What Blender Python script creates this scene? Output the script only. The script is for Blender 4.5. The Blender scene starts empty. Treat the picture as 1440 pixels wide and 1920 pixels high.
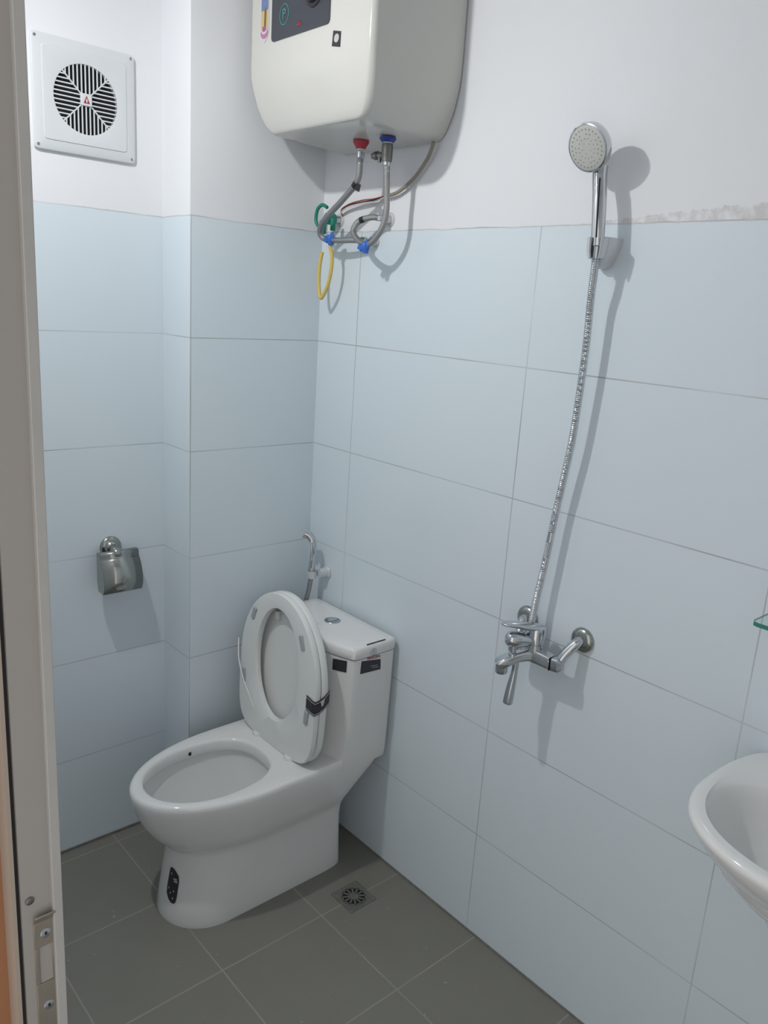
import bpy, math, random
from mathutils import Vector, Matrix
random.seed(7)
sc = bpy.context.scene
PI = math.pi

# ---------------------------------------------------------------- camera
cd = bpy.data.cameras.new('camera'); cam = bpy.data.objects.new('camera', cd)
sc.collection.objects.link(cam); sc.camera = cam
yaw, pit, rol = 0.7366, -0.2537, 0.0663
F = Vector((math.sin(yaw)*math.cos(pit), math.cos(yaw)*math.cos(pit), math.sin(pit)))
Rt = Vector((math.cos(yaw), -math.sin(yaw), 0)); Up = Rt.cross(F)
R2 = Rt*math.cos(rol)+Up*math.sin(rol); U2 = -Rt*math.sin(rol)+Up*math.cos(rol)
M = Matrix((R2, U2, -F)).transposed().to_4x4(); M.translation = Vector((-1.4455, -1.9285, 1.6133))
cam.matrix_world = M
cd.sensor_fit = 'VERTICAL'; cd.sensor_height = 24.0; cd.lens = 24.0*1513.3/1920.0
cd.clip_start = 0.02; cd.clip_end = 50

# ---------------------------------------------------------------- world, lights, exposure
w = bpy.data.worlds.new('world'); sc.world = w; w.use_nodes = True
bg = w.node_tree.nodes['Background']; bg.inputs[0].default_value = (.96, .93, .90, 1); bg.inputs[1].default_value = 1.05
sc.view_settings.view_transform = 'Standard'; sc.view_settings.look = 'None'
sc.view_settings.gamma = 1; sc.view_settings.use_curve_mapping = False
sc.view_settings.exposure = 0.06
LAMP = Vector((-1.10, -0.45, 2.37))
ld = bpy.data.lights.new('bulb_light', 'AREA'); ld.shape = 'DISK'; ld.size = .05; ld.energy = 7.4; ld.color = (1.0, .99, .965)   # face of a downward LED bulb
lo = bpy.data.objects.new('bulb_light', ld); lo.location = LAMP; sc.collection.objects.link(lo)
lo.rotation_euler = Vector((.46, -.02, -.88)).to_track_quat('-Z', 'Y').to_euler()

lp = bpy.data.lights.new('bulb_side_glow', 'POINT'); lp.energy = .5; lp.color = (1.0, .99, .965); lp.shadow_soft_size = .03    # light leaving the bulb's sides
lq = bpy.data.objects.new('bulb_side_glow', lp); lq.location = LAMP+Vector((.03, 0, -.01)); sc.collection.objects.link(lq)
# ---------------------------------------------------------------- helpers
def tag(o, label=None, cat=None, group=None, kind=None):
    if label: o['label'] = label
    if cat: o['category'] = cat
    if group: o['group'] = group
    if kind: o['kind'] = kind
    return o
def empty(name, loc, label, cat, group=None):
    o = bpy.data.objects.new(name, None); sc.collection.objects.link(o)
    o.location = loc; o.empty_display_size = .05
    return tag(o, label, cat, group)
class MB:
    def __init__(s): s.v = []; s.f = []
    def add(s, vs, fs):
        n = len(s.v); s.v += [tuple(v) for v in vs]; s.f += [tuple(i+n for i in f) for f in fs]; return s
    def box(s, a, b):
        x0, y0, z0 = [min(p) for p in zip(a, b)]; x1, y1, z1 = [max(p) for p in zip(a, b)]
        return s.add([(x0,y0,z0),(x1,y0,z0),(x1,y1,z0),(x0,y1,z0),(x0,y0,z1),(x1,y0,z1),(x1,y1,z1),(x0,y1,z1)],
                     [(0,3,2,1),(4,5,6,7),(0,1,5,4),(1,2,6,5),(2,3,7,6),(3,0,4,7)])
    def obox(s, c, ax, ay, az_):            # centre and three half-axis vectors
        c = Vector(c); vs = []
        for k in (-1, 1):
            for i, j in ((-1,-1),(1,-1),(1,1),(-1,1)):
                vs.append(c+Vector(ax)*i+Vector(ay)*j+Vector(az_)*k)
        return s.add(vs, [(0,3,2,1),(4,5,6,7),(0,1,5,4),(1,2,6,5),(2,3,7,6),(3,0,4,7)])
    def loft(s, rings, cap0=True, cap1=True, closed=False):
        n = len(rings[0]); vs = [p for r in rings for p in r]; fs = []
        m = len(rings)
        for i in range(m if closed else m-1):
            a = i*n; b = ((i+1) % m)*n
            for k in range(n):
                k2 = (k+1) % n; fs.append((a+k, a+k2, b+k2, b+k))
        if not closed:
            if cap0: fs.append(tuple(range(n))[::-1])
            if cap1: fs.append(tuple((m-1)*n+k for k in range(n)))
        return s.add(vs, fs)
    def tube(s, pts, rad, n=12, caps=True):
        pts = [Vector(p) for p in pts]; m = len(pts)
        T = [(pts[min(i+1, m-1)]-pts[max(i-1, 0)]).normalized() for i in range(m)]
        u = T[0].orthogonal().normalized(); rings = []
        for i in range(m):
            u = (u-T[i]*u.dot(T[i])).normalized(); v = T[i].cross(u)
            r = rad(i/(m-1)) if callable(rad) else (rad[i] if isinstance(rad, (list, tuple)) else rad)
            rings.append([pts[i]+(u*math.cos(2*PI*k/n)+v*math.sin(2*PI*k/n))*r for k in range(n)])
        return s.loft(rings, caps, caps)
    def lathe(s, c, axis, prof, n=32, cap=True):   # prof: (distance along axis, radius)
        c = Vector(c); a = Vector(axis).normalized(); u = a.orthogonal().normalized(); v = a.cross(u)
        return s.loft([[c+a*d+(u*math.cos(2*PI*k/n)+v*math.sin(2*PI*k/n))*max(r, 1e-5) for k in range(n)] for d, r in prof], cap, cap)
    def build(s, name, m, parent=None, smooth=None, bev=0):
        me = bpy.data.meshes.new(name)
        off = Vector((0, 0, 0))
        if parent:
            q = parent
            while q: off += q.location; q = q.parent
        me.from_pydata([tuple(Vector(v)-off) for v in s.v], [], s.f); me.validate()
        import bmesh
        b = bmesh.new(); b.from_mesh(me); bmesh.ops.recalc_face_normals(b, faces=b.faces); b.to_mesh(me); b.free()
        if smooth is not None:
            me.polygons.foreach_set('use_smooth', [True]*len(me.polygons)); me.set_sharp_from_angle(angle=math.radians(smooth))
        o = bpy.data.objects.new(name, me); sc.collection.objects.link(o); o.data.materials.append(m)
        if parent: o.parent = parent
        if bev:
            md = o.modifiers.new('bevel', 'BEVEL'); md.width = bev; md.segments = 3; md.limit_method = 'ANGLE'; md.angle_limit = math.radians(40)
            me.polygons.foreach_set('use_smooth', [True]*len(me.polygons)); md.harden_normals = False
            me.set_sharp_from_angle(angle=math.radians(60))
        return o
def spline(P, n=12):
    P = [Vector(p) for p in P]; out = []
    for i in range(len(P)-1):
        a = P[max(i-1, 0)]; b = P[i]; c = P[i+1]; d = P[min(i+2, len(P)-1)]
        for k in range(n):
            t = k/n
            out.append(.5*((2*b)+(c-a)*t+(2*a-5*b+4*c-d)*t*t+(3*b-a-3*c+d)*t**3))
    out.append(P[-1]); return out
def textmesh(name, s, size, m, parent, origin, right, up, depth=.0004, label=None):
    c = bpy.data.curves.new(name+'_c', 'FONT'); c.body = s; c.size = size; c.align_x = 'CENTER'; c.align_y = 'CENTER'; c.extrude = depth
    o = bpy.data.objects.new(name+'_tmp', c); sc.collection.objects.link(o)
    dg = bpy.context.evaluated_depsgraph_get(); me = bpy.data.meshes.new_from_object(o.evaluated_get(dg))
    bpy.data.objects.remove(o); bpy.data.curves.remove(c)
    r = Vector(right).normalized(); u = Vector(up); u = (u-r*u.dot(r)).normalized(); nn = r.cross(u)
    off = Vector((0, 0, 0)); q = parent
    while q: off += q.location; q = q.parent
    mt = Matrix((r, u, nn)).transposed().to_4x4(); mt.translation = Vector(origin)-off
    me.transform(mt); me.name = name
    t = bpy.data.objects.new(name, me); sc.collection.objects.link(t); me.materials.clear(); me.materials.append(m)
    t.parent = parent
    return t

# ---------------------------------------------------------------- materials
def mat(name, col, rough=.5, metal=0, coat=0, trans=0, ior=1.45, spec=.5, noise=0, nscale=30, bump=0, bscale=80):
    m = bpy.data.materials.new(name); m.use_nodes = True; nt = m.node_tree; b = nt.nodes['Principled BSDF']
    b.inputs['Base Color'].default_value = (*col, 1); b.inputs['Roughness'].default_value = rough
    b.inputs['Metallic'].default_value = metal; b.inputs['Coat Weight'].default_value = coat
    b.inputs['Transmission Weight'].default_value = trans; b.inputs['IOR'].default_value = ior
    b.inputs['Specular IOR Level'].default_value = spec
    tc = nt.nodes.new('ShaderNodeTexCoord')
    n = nt.nodes.new('ShaderNodeTexNoise'); n.inputs['Scale'].default_value = nscale; n.inputs['Detail'].default_value = 3
    nt.links.new(tc.outputs['Object'], n.inputs['Vector'])
    mp = nt.nodes.new('ShaderNodeMapRange'); mp.inputs['To Min'].default_value = 1-max(noise, .01); mp.inputs['To Max'].default_value = 1+max(noise, .01)
    nt.links.new(n.outputs['Fac'], mp.inputs['Value'])
    mx = nt.nodes.new('ShaderNodeVectorMath'); mx.operation = 'SCALE'; mx.inputs[0].default_value = col
    nt.links.new(mp.outputs[0], mx.inputs['Scale']); nt.links.new(mx.outputs[0], b.inputs['Base Color'])
    if bump:
        n2 = nt.nodes.new('ShaderNodeTexNoise'); n2.inputs['Scale'].default_value = bscale
        nt.links.new(tc.outputs['Object'], n2.inputs['Vector'])
        bp = nt.nodes.new('ShaderNodeBump'); bp.inputs['Strength'].default_value = bump; bp.inputs['Distance'].default_value = .002
        nt.links.new(n2.outputs['Fac'], bp.inputs['Height']); nt.links.new(bp.outputs[0], b.inputs['Normal'])
    return m
class G:                                    # tiny node-graph builder
    def __init__(s, m): s.nt = m.node_tree
    def val(s, op, a, b=0, c=None):
        n = s.nt.nodes.new('ShaderNodeMath'); n.operation = op
        for i, x in enumerate((a, b, c)):
            if x is None: continue
            if isinstance(x, (int, float)): n.inputs[i].default_value = x
            else: s.nt.links.new(x, n.inputs[i])
        return n.outputs[0]
    def line(s, c, off, step, w):           # 1 on a grout line of half width w
        t = s.val('ADD', s.val('DIVIDE', s.val('SUBTRACT', c, off), step), 100.5)
        d = s.val('MULTIPLY', s.val('ABSOLUTE', s.val('SUBTRACT', s.val('FRACT', t), .5)), step)
        return s.val('LESS_THAN', d, w)
    def noise(s, scale, detail=3, rough=.55, vec=None):
        n = s.nt.nodes.new('ShaderNodeTexNoise'); n.inputs['Scale'].default_value = scale; n.inputs['Detail'].default_value = detail
        n.inputs['Roughness'].default_value = rough
        if vec: s.nt.links.new(vec, n.inputs['Vector'])
        return n.outputs['Fac']
    def mix(s, f, a, b):
        n = s.nt.nodes.new('ShaderNodeMix'); n.data_type = 'RGBA'
        for i, x in ((0, f), (6, a), (7, b)):
            if isinstance(x, (int, float)): n.inputs[i].default_value = x
            elif isinstance(x, tuple): n.inputs[i].default_value = (*x, 1)
            else: s.nt.links.new(x, n.inputs[i])
        return n.outputs[2]
H0 = 1.7926; TH = .3
TILE = (.715, .80, .86); PLASTER = (.83, .85, .88); GROUT = (.38, .38, .37)
def wall_mat(name, vlines, smear=False):
    m = bpy.data.materials.new(name); m.use_nodes = True; g = G(m); nt = m.node_tree; b = nt.nodes['Principled BSDF']
    geo = nt.nodes.new('ShaderNodeNewGeometry'); pos = geo.outputs['Position']
    sp = nt.nodes.new('ShaderNodeSeparateXYZ'); nt.links.new(pos, sp.inputs[0]); X, Y, Z = sp.outputs
    hz = g.line(Z, H0, TH, .0013)
    msk = hz
    for ax, off, step in vlines:
        msk = g.val('MAXIMUM', msk, g.line({'x': X, 'y': Y}[ax], off, step, .0013))
    fade = g.val('MULTIPLY', g.noise(3.2, 2, .5, pos), 1.7)
    fade = g.val('MINIMUM', g.val('MAXIMUM', g.val('SUBTRACT', fade, .25), .15), 1.0)
    lm = g.val('MULTIPLY', msk, fade)
    cl = g.noise(1.7, 4, .5, pos)
    tile = g.mix(cl, (TILE[0]*.96, TILE[1]*.97, TILE[2]*.98), (TILE[0]*1.04, TILE[1]*1.03, TILE[2]*1.02))
    tile = g.mix(g.val('MULTIPLY', g.val('GREATER_THAN', g.noise(14, 6, .7, pos), .70), .13), tile, (.5, .56, .62))
    tile = g.mix(lm, tile, GROUT)
    pl = g.mix(g.noise(2.5, 5, .6, pos), (PLASTER[0]*.97, PLASTER[1]*.97, PLASTER[2]*.98), PLASTER)
    edge = g.val('ADD', H0, g.val('MULTIPLY', g.val('SUBTRACT', g.noise(9, 4, .6, pos), .5), .012))
    if smear:
        n = g.noise(26, 6, .7, pos)
        top = g.val('MULTIPLY', g.val('MINIMUM', g.val('MAXIMUM', g.val('MULTIPLY', g.val('SUBTRACT', -.85, Y), 1.6), .0), 1.0), .05)
        inb = g.val('LESS_THAN', Z, g.val('ADD', H0, g.val('MULTIPLY', top, g.val('MULTIPLY', n, 1.7))))
        pl = g.mix(g.val('MULTIPLY', g.val('MULTIPLY', inb, g.val('MINIMUM', g.val('MAXIMUM', g.val('MULTIPLY', g.val('SUBTRACT', n, .40), 6.0), 0.0), 1.0)), .5), pl, (.52, .49, .48))
    up = g.val('GREATER_THAN', Z, edge)
    rim = g.val('LESS_THAN', g.val('ABSOLUTE', g.val('SUBTRACT', Z, g.val('SUBTRACT', edge, .001))), .0016)
    colr = g.mix(up, tile, pl)
    colr = g.mix(g.val('MULTIPLY', g.val('MULTIPLY', rim, .55), fade), colr, (.5, .48, .5))
    nt.links.new(colr, b.inputs['Base Color'])
    rg = g.val('ADD', .16, g.val('MULTIPLY', up, .6)); rg = g.val('MINIMUM', g.val('ADD', rg, g.val('MULTIPLY', lm, .5)), 1.0)
    nt.links.new(rg, b.inputs['Roughness'])
    b.inputs['Specular IOR Level'].default_value = .35
    bp = nt.nodes.new('ShaderNodeBump'); bp.inputs['Strength'].default_value = .35; bp.inputs['Distance'].default_value = .001
    h = g.val('ADD', g.val('MULTIPLY', msk, -1.0), g.val('MULTIPLY', g.val('MULTIPLY', g.noise(12, 5, .6, pos), up), 1.2))
    nt.links.new(h, bp.inputs['Height']); nt.links.new(bp.outputs[0], b.inputs['Normal'])
    return m
m_wr = wall_mat('tiled_wall_right', [('y', -.1744, .6)], True)
m_wb = wall_mat('tiled_wall_back', [('x', -.4098, 3.0)])
m_wp = mat('painted_wall', (.84, .85, .87), .8, noise=.02)
def floor_mat():
    m = bpy.data.materials.new('grey_floor_tile'); m.use_nodes = True; g = G(m); nt = m.node_tree; b = nt.nodes['Principled BSDF']
    geo = nt.nodes.new('ShaderNodeNewGeometry'); pos = geo.outputs['Position']
    sp = nt.nodes.new('ShaderNodeSeparateXYZ'); nt.links.new(pos, sp.inputs[0]); X, Y, Z = sp.outputs
    wob = g.val('MULTIPLY', g.val('SUBTRACT', g.noise(20, 3, .5, pos), .5), .003)
    X = g.val('ADD', X, wob); Y = g.val('ADD', Y, wob)
    l = g.val('MAXIMUM', g.line(X, -.283, .304, .0018), g.line(Y, -.503, .305, .0018))
    l = g.val('MULTIPLY', l, g.val('MINIMUM', g.val('MULTIPLY', g.noise(5, 3, .6, pos), 1.5), 1.0))
    base = g.mix(g.noise(6, 5, .65, pos), (.21, .207, .182), (.25, .247, .22))
    spk = g.val('MULTIPLY', g.val('GREATER_THAN', g.noise(55, 2, .5, pos), .755), .6)
    base = g.mix(spk, base, (.5, .52, .5))
    c = g.mix(l, base, (.36, .35, .31))
    nt.links.new(c, b.inputs['Base Color']); b.inputs['Roughness'].default_value = .5; b.inputs['Specular IOR Level'].default_value = .3
    bp = nt.nodes.new('ShaderNodeBump'); bp.inputs['Strength'].default_value = .3; bp.inputs['Distance'].default_value = .001
    nt.links.new(g.val('ADD', g.val('MULTIPLY', l, -1.0), g.val('MULTIPLY', g.noise(90, 4, .6, pos), .3)), bp.inputs['Height']); nt.links.new(bp.outputs[0], b.inputs['Normal'])
    return m
m_floor = floor_mat()
m_cer = mat('white_ceramic', (.80, .81, .81), .09, coat=.3, noise=.01)
m_seat = mat('white_seat_plastic', (.76, .785, .775), .16, noise=.01)
m_heat = mat('heater_enamel', (.62, .62, .59), .14, noise=.01)
m_chrome = mat('chrome', (.62, .64, .66), .09, metal=1, noise=.02)
m_satin = mat('satin_chrome', (.50, .53, .56), .22, metal=1, noise=.02)
m_steel = mat('mirror_steel', (.40, .41, .39), .2, metal=1, noise=.03)
m_lac = mat('silver_plastic', (.66, .68, .71), .22, metal=.2, noise=.02)
m_braid = mat('braided_steel', (.36, .36, .36), .38, metal=.8, noise=.25, nscale=600, bump=.6, bscale=900)
m_brass = mat('nickel_valve', (.20, .20, .19), .35, metal=.9)
m_black = mat('black_plastic', (.02, .02, .022), .35)
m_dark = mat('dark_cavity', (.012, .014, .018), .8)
m_rub = mat('black_rubber', (.02, .018, .02), .7)
m_red = mat('red_plastic', (.42, .035, .05), .4)
m_blue = mat('dark_blue_plastic', (.03, .05, .28), .4)
m_blue2 = mat('bright_blue_plastic', (.04, .15, .55), .4)
m_green = mat('green_plastic', (.02, .25, .18), .4)
m_yel = mat('yellow_tube', (.72, .55, .16), .45)
m_white = mat('white_plastic', (.68, .71, .74), .35, noise=.01)
m_film = mat('glossy_film', (.92, .93, .93), .05, coat=1)  # clear film edge; its specular white is painted into the base colour
m_rose = mat('plaster_white_plastic', (.60, .61, .62), .6, noise=.1, nscale=90)
m_grey = mat('grey_rubber_pad', (.40, .43, .45), .5)
m_nozz = mat('nozzle_face', (.56, .57, .54), .45)
m_noz2 = mat('nozzle_rubber', (.36, .37, .35), .6)
m_sil = mat('silver_print', (.6, .6, .58), .3, metal=.3)
m_stk = mat('dark_sticker', (.035, .032, .04), .3, noise=.2, nscale=160)
m_pan = mat('control_panel', (.05, .055, .07), .28)
m_teal = mat('teal_print', (.05, .28, .27), .5)
m_teal2 = mat('teal_knob', (.03, .45, .36), .35)
m_redp = mat('red_print', (.35, .03, .04), .5)
m_fr = mat('beige_frame_enamel', (.33, .31, .29), .4, noise=.05, nscale=4)
m_fr2 = mat('grey_frame_strip', (.40, .395, .38), .5, noise=.08, nscale=20)
m_cream = mat('cream_trim', (.36, .31, .26), .4)
m_brown = mat('brown_panel', (.33, .15, .075), .45, noise=.15, nscale=5)
m_plate = mat('worn_steel_strike', (.30, .27, .23), .4, metal=.7, noise=.2, nscale=40)
m_cable = mat('grey_cable', (.30, .27, .22), .5)
m_drain = mat('drain_steel', (.20, .20, .18), .5, metal=.3, noise=.2, nscale=60)
m_glass = mat('clear_glass', (.82, .95, .91), .02, trans=1, ior=1.5)
m_gedge = mat('green_glass_edge', (.05, .22, .18), .12)
m_clear = mat('clear_water', (.75, .80, .80), .03)
m_mort = mat('mortar', (.20, .20, .19), .9, noise=.3, nscale=80)

# ---------------------------------------------------------------- setting
D = .1496; XS = -.4125; XL = -1.222; CEIL = 2.56; YF = -2.13
def struct(name, mb, m, **k):
    o = mb.build(name, m, **k); o['kind'] = 'structure'; return o
struct('floor', MB().box((-2.6, YF-.1, -.06), (.1, .26, 0)), m_floor)
struct('wall_right', MB().box((0, YF-.1, 0), (.1, .26, CEIL)), m_wr)
struct('wall_back', MB().box((XL-.04, D, 0), (0, D+.1, CEIL)), m_wb)
struct('wall_column', MB().box((XS, 0, 0), (0, D, CEIL)), m_wb)
struct('ceiling', MB().box((XL-.04, YF-.1, CEIL), (.1, .26, CEIL+.08)), m_wp)
struct('wall_left', MB().box((XL-.038, -1.255, 0), (XL, D, CEIL)).box((XL-.038, YF-.08, 0), (XL, -2.06, CEIL)).box((XL-.038, -2.06, 2.1), (XL, -1.255, CEIL)), m_wp)
struct('wall_front', MB().box((XL-.04, YF-.08, 0), (0, YF, CEIL)), m_wp)
struct('trim_1', MB().box((-1.30, -1.235, 0), (-1.2605, D, 2.3)), m_brown)         # brown panelling on the outer face
struct('baseboard_mortar', MB().box((-1.2, D-.004, 0), (XS, D+.001, .008)).box((-.004, YF, 0), (.001, 0, .004)), m_mort)

# door frame at the left edge of the view
dr = MB().box((-1.2570, -1.262, 0), (-1.2300, -1.19, 2.12)).box((-1.2570, -1.262, 2.1), (-1.2300, -2.06, 2.14)).box((-1.257, -2.06, 0), (-1.23, -2.10, 2.12)).build('door_1', m_fr)
dr['kind'] = 'structure'
MB().box((-1.2303, -1.268, 0), (-1.2215, -1.20, 2.12)).build('door_stop', m_fr2, dr, bev=.0008)
MB().box((-1.2608, -1.258, 0), (-1.2570, -1.20, 2.12)).build('rubber_seal', m_rub, dr)
MB().box((-1.2645, -1.261, 0), (-1.2608, -1.20, 2.12)).build('outer_lip', m_cream, dr)
sp = MB()
x0, x1, ys = -1.2475, -1.2285, -1.2635
sp.box((x0, ys, 1.004), (x1, -1.2615, 1.032)).box((x0, ys, .895), (x1, -1.2615, .962)).box((x0, ys, .962), (x0+.004, -1.2615, 1.004)).box((x1-.003, ys, .962), (x1, -1.2615, 1.004))
sp.obox(((x0+x1)/2, ys-.002, 1.037), ((x1-x0)/2, 0, 0), (0, .003, -.005), (0, .0005, .0007))
spo = sp.build('strike_plate', m_plate, dr, bev=.0006); spo['label'] = 'worn steel strike plate with two screws'
for z in (1.018, .935):
    s1 = MB().lathe(((x0+x1)/2+.001, ys+.0004, z), (0, -1, 0), [(0, .0052), (.0007, .0050), (.0010, .0035), (.0010, 0)], 20).build('screw', m_satin, spo, smooth=40)
    MB().box(((x0+x1)/2, ys-.0012, z-.0014), ((x0+x1)/2+.002, ys-.0004, z+.0014)).build('screw_slot', m_dark, spo)
MB().lathe((-1.2495, -1.262, 1.059), (0, -1, 0), [(0, .0042), (.001, .0040), (.0016, .0022), (.0016, 0)], 16).build('frame_screw', m_brass, dr, smooth=40)

# lamp socket on the wall beside the door (out of view): the place the light hangs from
ls = MB().lathe((XL, LAMP.y, LAMP.z+.10), (1, 0, 0), [(0, .045), (.012, .045), (.02, .035), (.075, .012), (.08, .010)], 24).lathe(LAMP-Vector((.50, -.10, -.86))*.12, (.45, -.12, -.88), [(0, .014), (.04, .016), (.06, .024), (.10, .029), (.108, .028)], 24).build('lamp_holder', m_white, smooth=40)
tag(ls, 'white wall lamp socket high above the doorway side', 'lamp')

# ---------------------------------------------------------------- toilet
TY = -.248
def dring(xf, xb, hw, z, cy=TY, n=96, ef=2.0, eb=14.0, cx=None, af=None):
    """plan outline: round at the front (-x), squarer at the back."""
    if cx is None: cx = xf+(af or .30)
    pts = []
    for k in range(n):
        t = 2*PI*k/n; c = math.cos(t); s = math.sin(t)
        if c < 0:
            e = 2/ef; pts.append((cx-(cx-xf)*abs(c)**e, cy+hw*math.copysign(abs(s)**e, s), z))
        else:
            e = 2/eb; pts.append((cx+(xb-cx)*abs(c)**e, cy+hw*math.copysign(abs(s)**e, s), z))
    return pts
toilet = empty('toilet', (-.36, TY, 0), 'white one-piece ceramic toilet with its seat and lid raised', 'toilet')
body = MB()
S = [(0, -.622, -.104, .121, .13), (.012, -.624, -.104, .122, .13), (.06, -.617, -.106, .120, .14), (.12, -.609, -.109, .119, .16), (.17, -.603, -.112, .121, .18),
     (.20, -.603, -.112, .125, .20), (.215, -.607, -.111, .129, .22), (.23, -.622, -.106, .136, .23), (.25, -.642, -.095, .144, .24), (.27, -.656, -.083, .151, .26), (.30, -.673, -.060, .160, .28),
     (.33, -.685, -.036, .169, .29), (.355, -.692, -.018, .174, .30), (.375, -.696, -.012, .1765, .30), (.385, -.695, -.012, .176, .30), (.3905, -.691, -.014, .173, .30), (.392, -.684, -.018, .168, .30)]
rings = [dring(xf, xb, hw, z, af=af) for z, xf, xb, hw, af in S]
hc = -.492
def hole(ax, ay, z, dx=0):
    out = []
    for k in range(96):
        c, s_ = math.cos(2*PI*k/96), math.sin(2*PI*k/96); e = .78 if c > 0 else 1.0
        out.append((hc+dx+ax*math.copysign(abs(c)**e, c), TY+ay*math.copysign(abs(s_)**e, s_), z))
    return out
rings += [hole(.176, .133, .392), hole(.170, .128, .390), hole(.167, .125, .384), hole(.166, .124, .362), hole(.168, .126, .356), hole(.175, .133, .352), hole(.176, .133, .340),
          hole(.170, .126, .31), hole(.152, .110, .27, .005), hole(.125, .090, .23, .015), hole(.09, .065, .19, .03), hole(.06, .045, .15, .045), hole(.05, .035, .12, .05)]
body.loft(rings, True, True)
bo = body.build('bowl', m_cer, toilet, smooth=50)
MB().loft([hole(.078, .056, .176, .036), hole(.078, .056, .177, .036)]).build('water', m_clear, toilet, smooth=30)
MB().box((-.478, TY+.1262, .364), (-.470, TY+.1222, .374)).build('rim_jet', m_dark, toilet, bev=.001)
# tank
TC = -.253
def tring(z, hw, xf, xb=-.012, c=0, cham=.018):
    """plan of the tank: flat back, straight sides, shallow bowed front."""
    P = [(xb, TC-hw+c), (xb, TC+hw-c)]
    out = []
    n = 10
    # back-left corner to back-right corner
    out += [(xb+0.0, TC-hw+.012), (xb-.0, TC-hw+.05), (xb, TC), (xb, TC+hw-.05), (xb, TC+hw-.012), (xb-.004, TC+hw-.003), (xb-.012, TC+hw)]
    xs = xf+.038                                # x where the side meets the front
    out += [(xb-.05, TC+hw+.001), (xs+.02, TC+hw+.002), (xs+.006, TC+hw+.001), (xs-.001, TC+hw-.004), (xs-.006, TC+hw-.014)]
    for k in range(1, n):
        y = (hw-.014)*(1-2*k/n); out.append((xs-.006-(xs-.006-xf)*(1-(y/(hw-.014))**2), TC+y))
    out += [(xs-.006, TC-hw+.014), (xs-.001, TC-hw+.004), (xs+.006, TC-hw-.001), (xs+.02, TC-hw-.002), (xb-.05, TC-hw-.001), (xb-.012, TC-hw), (xb-.004, TC-hw+.003)]
    return [(x, y, z) for x, y in out]
tk = MB().loft([tring(.355, .168, -.215), tring(.378, .172, -.214), tring(.40, .1735, -.210), tring(.43, .174, -.206), tring(.55, .177, -.201), tring(.688, .180, -.198)])
tko = tk.build('tank', m_cer, toilet, smooth=38)
MB().loft([tring(.687, .176, -.194, -.016), tring(.6915, .176, -.194, -.016)]).build('tank_seam', m_dark, toilet)
tl = MB().loft([tring(.6905, .181, -.199, -.012), tring(.693, .183, -.201, -.011), tring(.716, .183, -.201, -.011), tring(.7215, .180, -.197, -.014), tring(.7245, .174, -.189, -.022), tring(.7255, .150, -.16, -.045)])
tlo = tl.build('tank_lid', m_cer, toilet, smooth=45)
bt = MB().lathe((-.094, TC+.003, .7245), (0, 0, 1), [(0, .0235), (.002, .0235), (.003, .0225), (.003, .0195), (.0018, .019), (.0018, 0)], 40).build('flush_button', m_satin, tlo, smooth=30)
MB().loft([[(-.094+.0175*math.cos(a*PI/20), TC+.003+.0175*math.sin(a*PI/20)*(1 if math.sin(a*PI/20) > 0 else .35), z) for a in range(40)] for z in (.7265, .7285)]).build('flush_segment', m_chrome, bt, smooth=30)
for i, (dx, dy) in enumerate([(0, 0), (.003, -.007), (-.002, -.014), (.002, -.02)]):
    MB().lathe((-.141+dx, TC+.02+dy, .7252), (0, 0, 1), [(0, .0022), (.0005, .002)], 10).build('lid_mark', m_grey, tlo)
MB().box((-.118, TC-.1795, .7243), (-.052, TC-.1775, .7262)).build('lid_edge_tape', m_rub, tlo)
# stickers and lettering on the tank
fx = lambda y: -.1985+(.0325)*(abs(y-TC)/.166)**2
def patch(name, pts, m, par, nrm, d=.0006, lab=None):
    nv = Vector(nrm).normalized()*d
    o = MB().loft([[Vector(p) for p in pts], [Vector(p)+nv for p in pts]]).build(name, m, par)
    if lab: o['label'] = lab
    return o
ya, yb = -.372, -.414
s1 = patch('sticker', [(fx(ya)-.0015, ya, .688-.009), (fx(yb)-.0015, yb, .688-.004), (fx(yb)-.0016, yb, .651), (fx(ya)-.0016, ya, .647)], m_stk, tko, (-1, -.3, 0), .001, 'dark rectangular sticker on the tank front')
ysd = TC-.180
s2 = patch('sticker', [(-.136, ysd-.0018, .683), (-.068, ysd-.0018, .672), (-.066, ysd-.0015, .642), (-.138, ysd-.0015, .646)], m_stk, tko, (0, -1, 0), .001, 'dark rectangular sticker on the tank side')
for q, (a, b) in enumerate(((-.104, -.078), (-.098, -.074))):
    patch('sticker_print', [(a, ysd-.0029, .660-q*.006), (b, ysd-.0029, .657-q*.006), (b, ysd-.0029, .6585-q*.006), (a, ysd-.0029, .6615-q*.006)], m_grey, s2, (0, -1, 0), .0003)
textmesh('lettering', 'VENICERA', .0105, m_redp, tko, (-.094, ysd-.003, .684), (1, 0, -.06), (0, 0, 1))
for r in (.010,):
    n = 28; c = Vector((-.098, TC-.1855, .703))
    MB().loft([[c+Vector((math.cos(2*PI*k/n)*q, dy, math.sin(2*PI*k/n)*q)) for k in range(n)] for q, dy in ((r, 0), (r, -.0006), (r-.0014, -.0006), (r-.0014, 0))], closed=True).build('round_emblem', m_satin, tlo)
textmesh('emblem_letter', 'R', .013, m_satin, tlo, (-.098, TC-.1858, .703), (1, 0, 0), (0, 0, 1))
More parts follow.
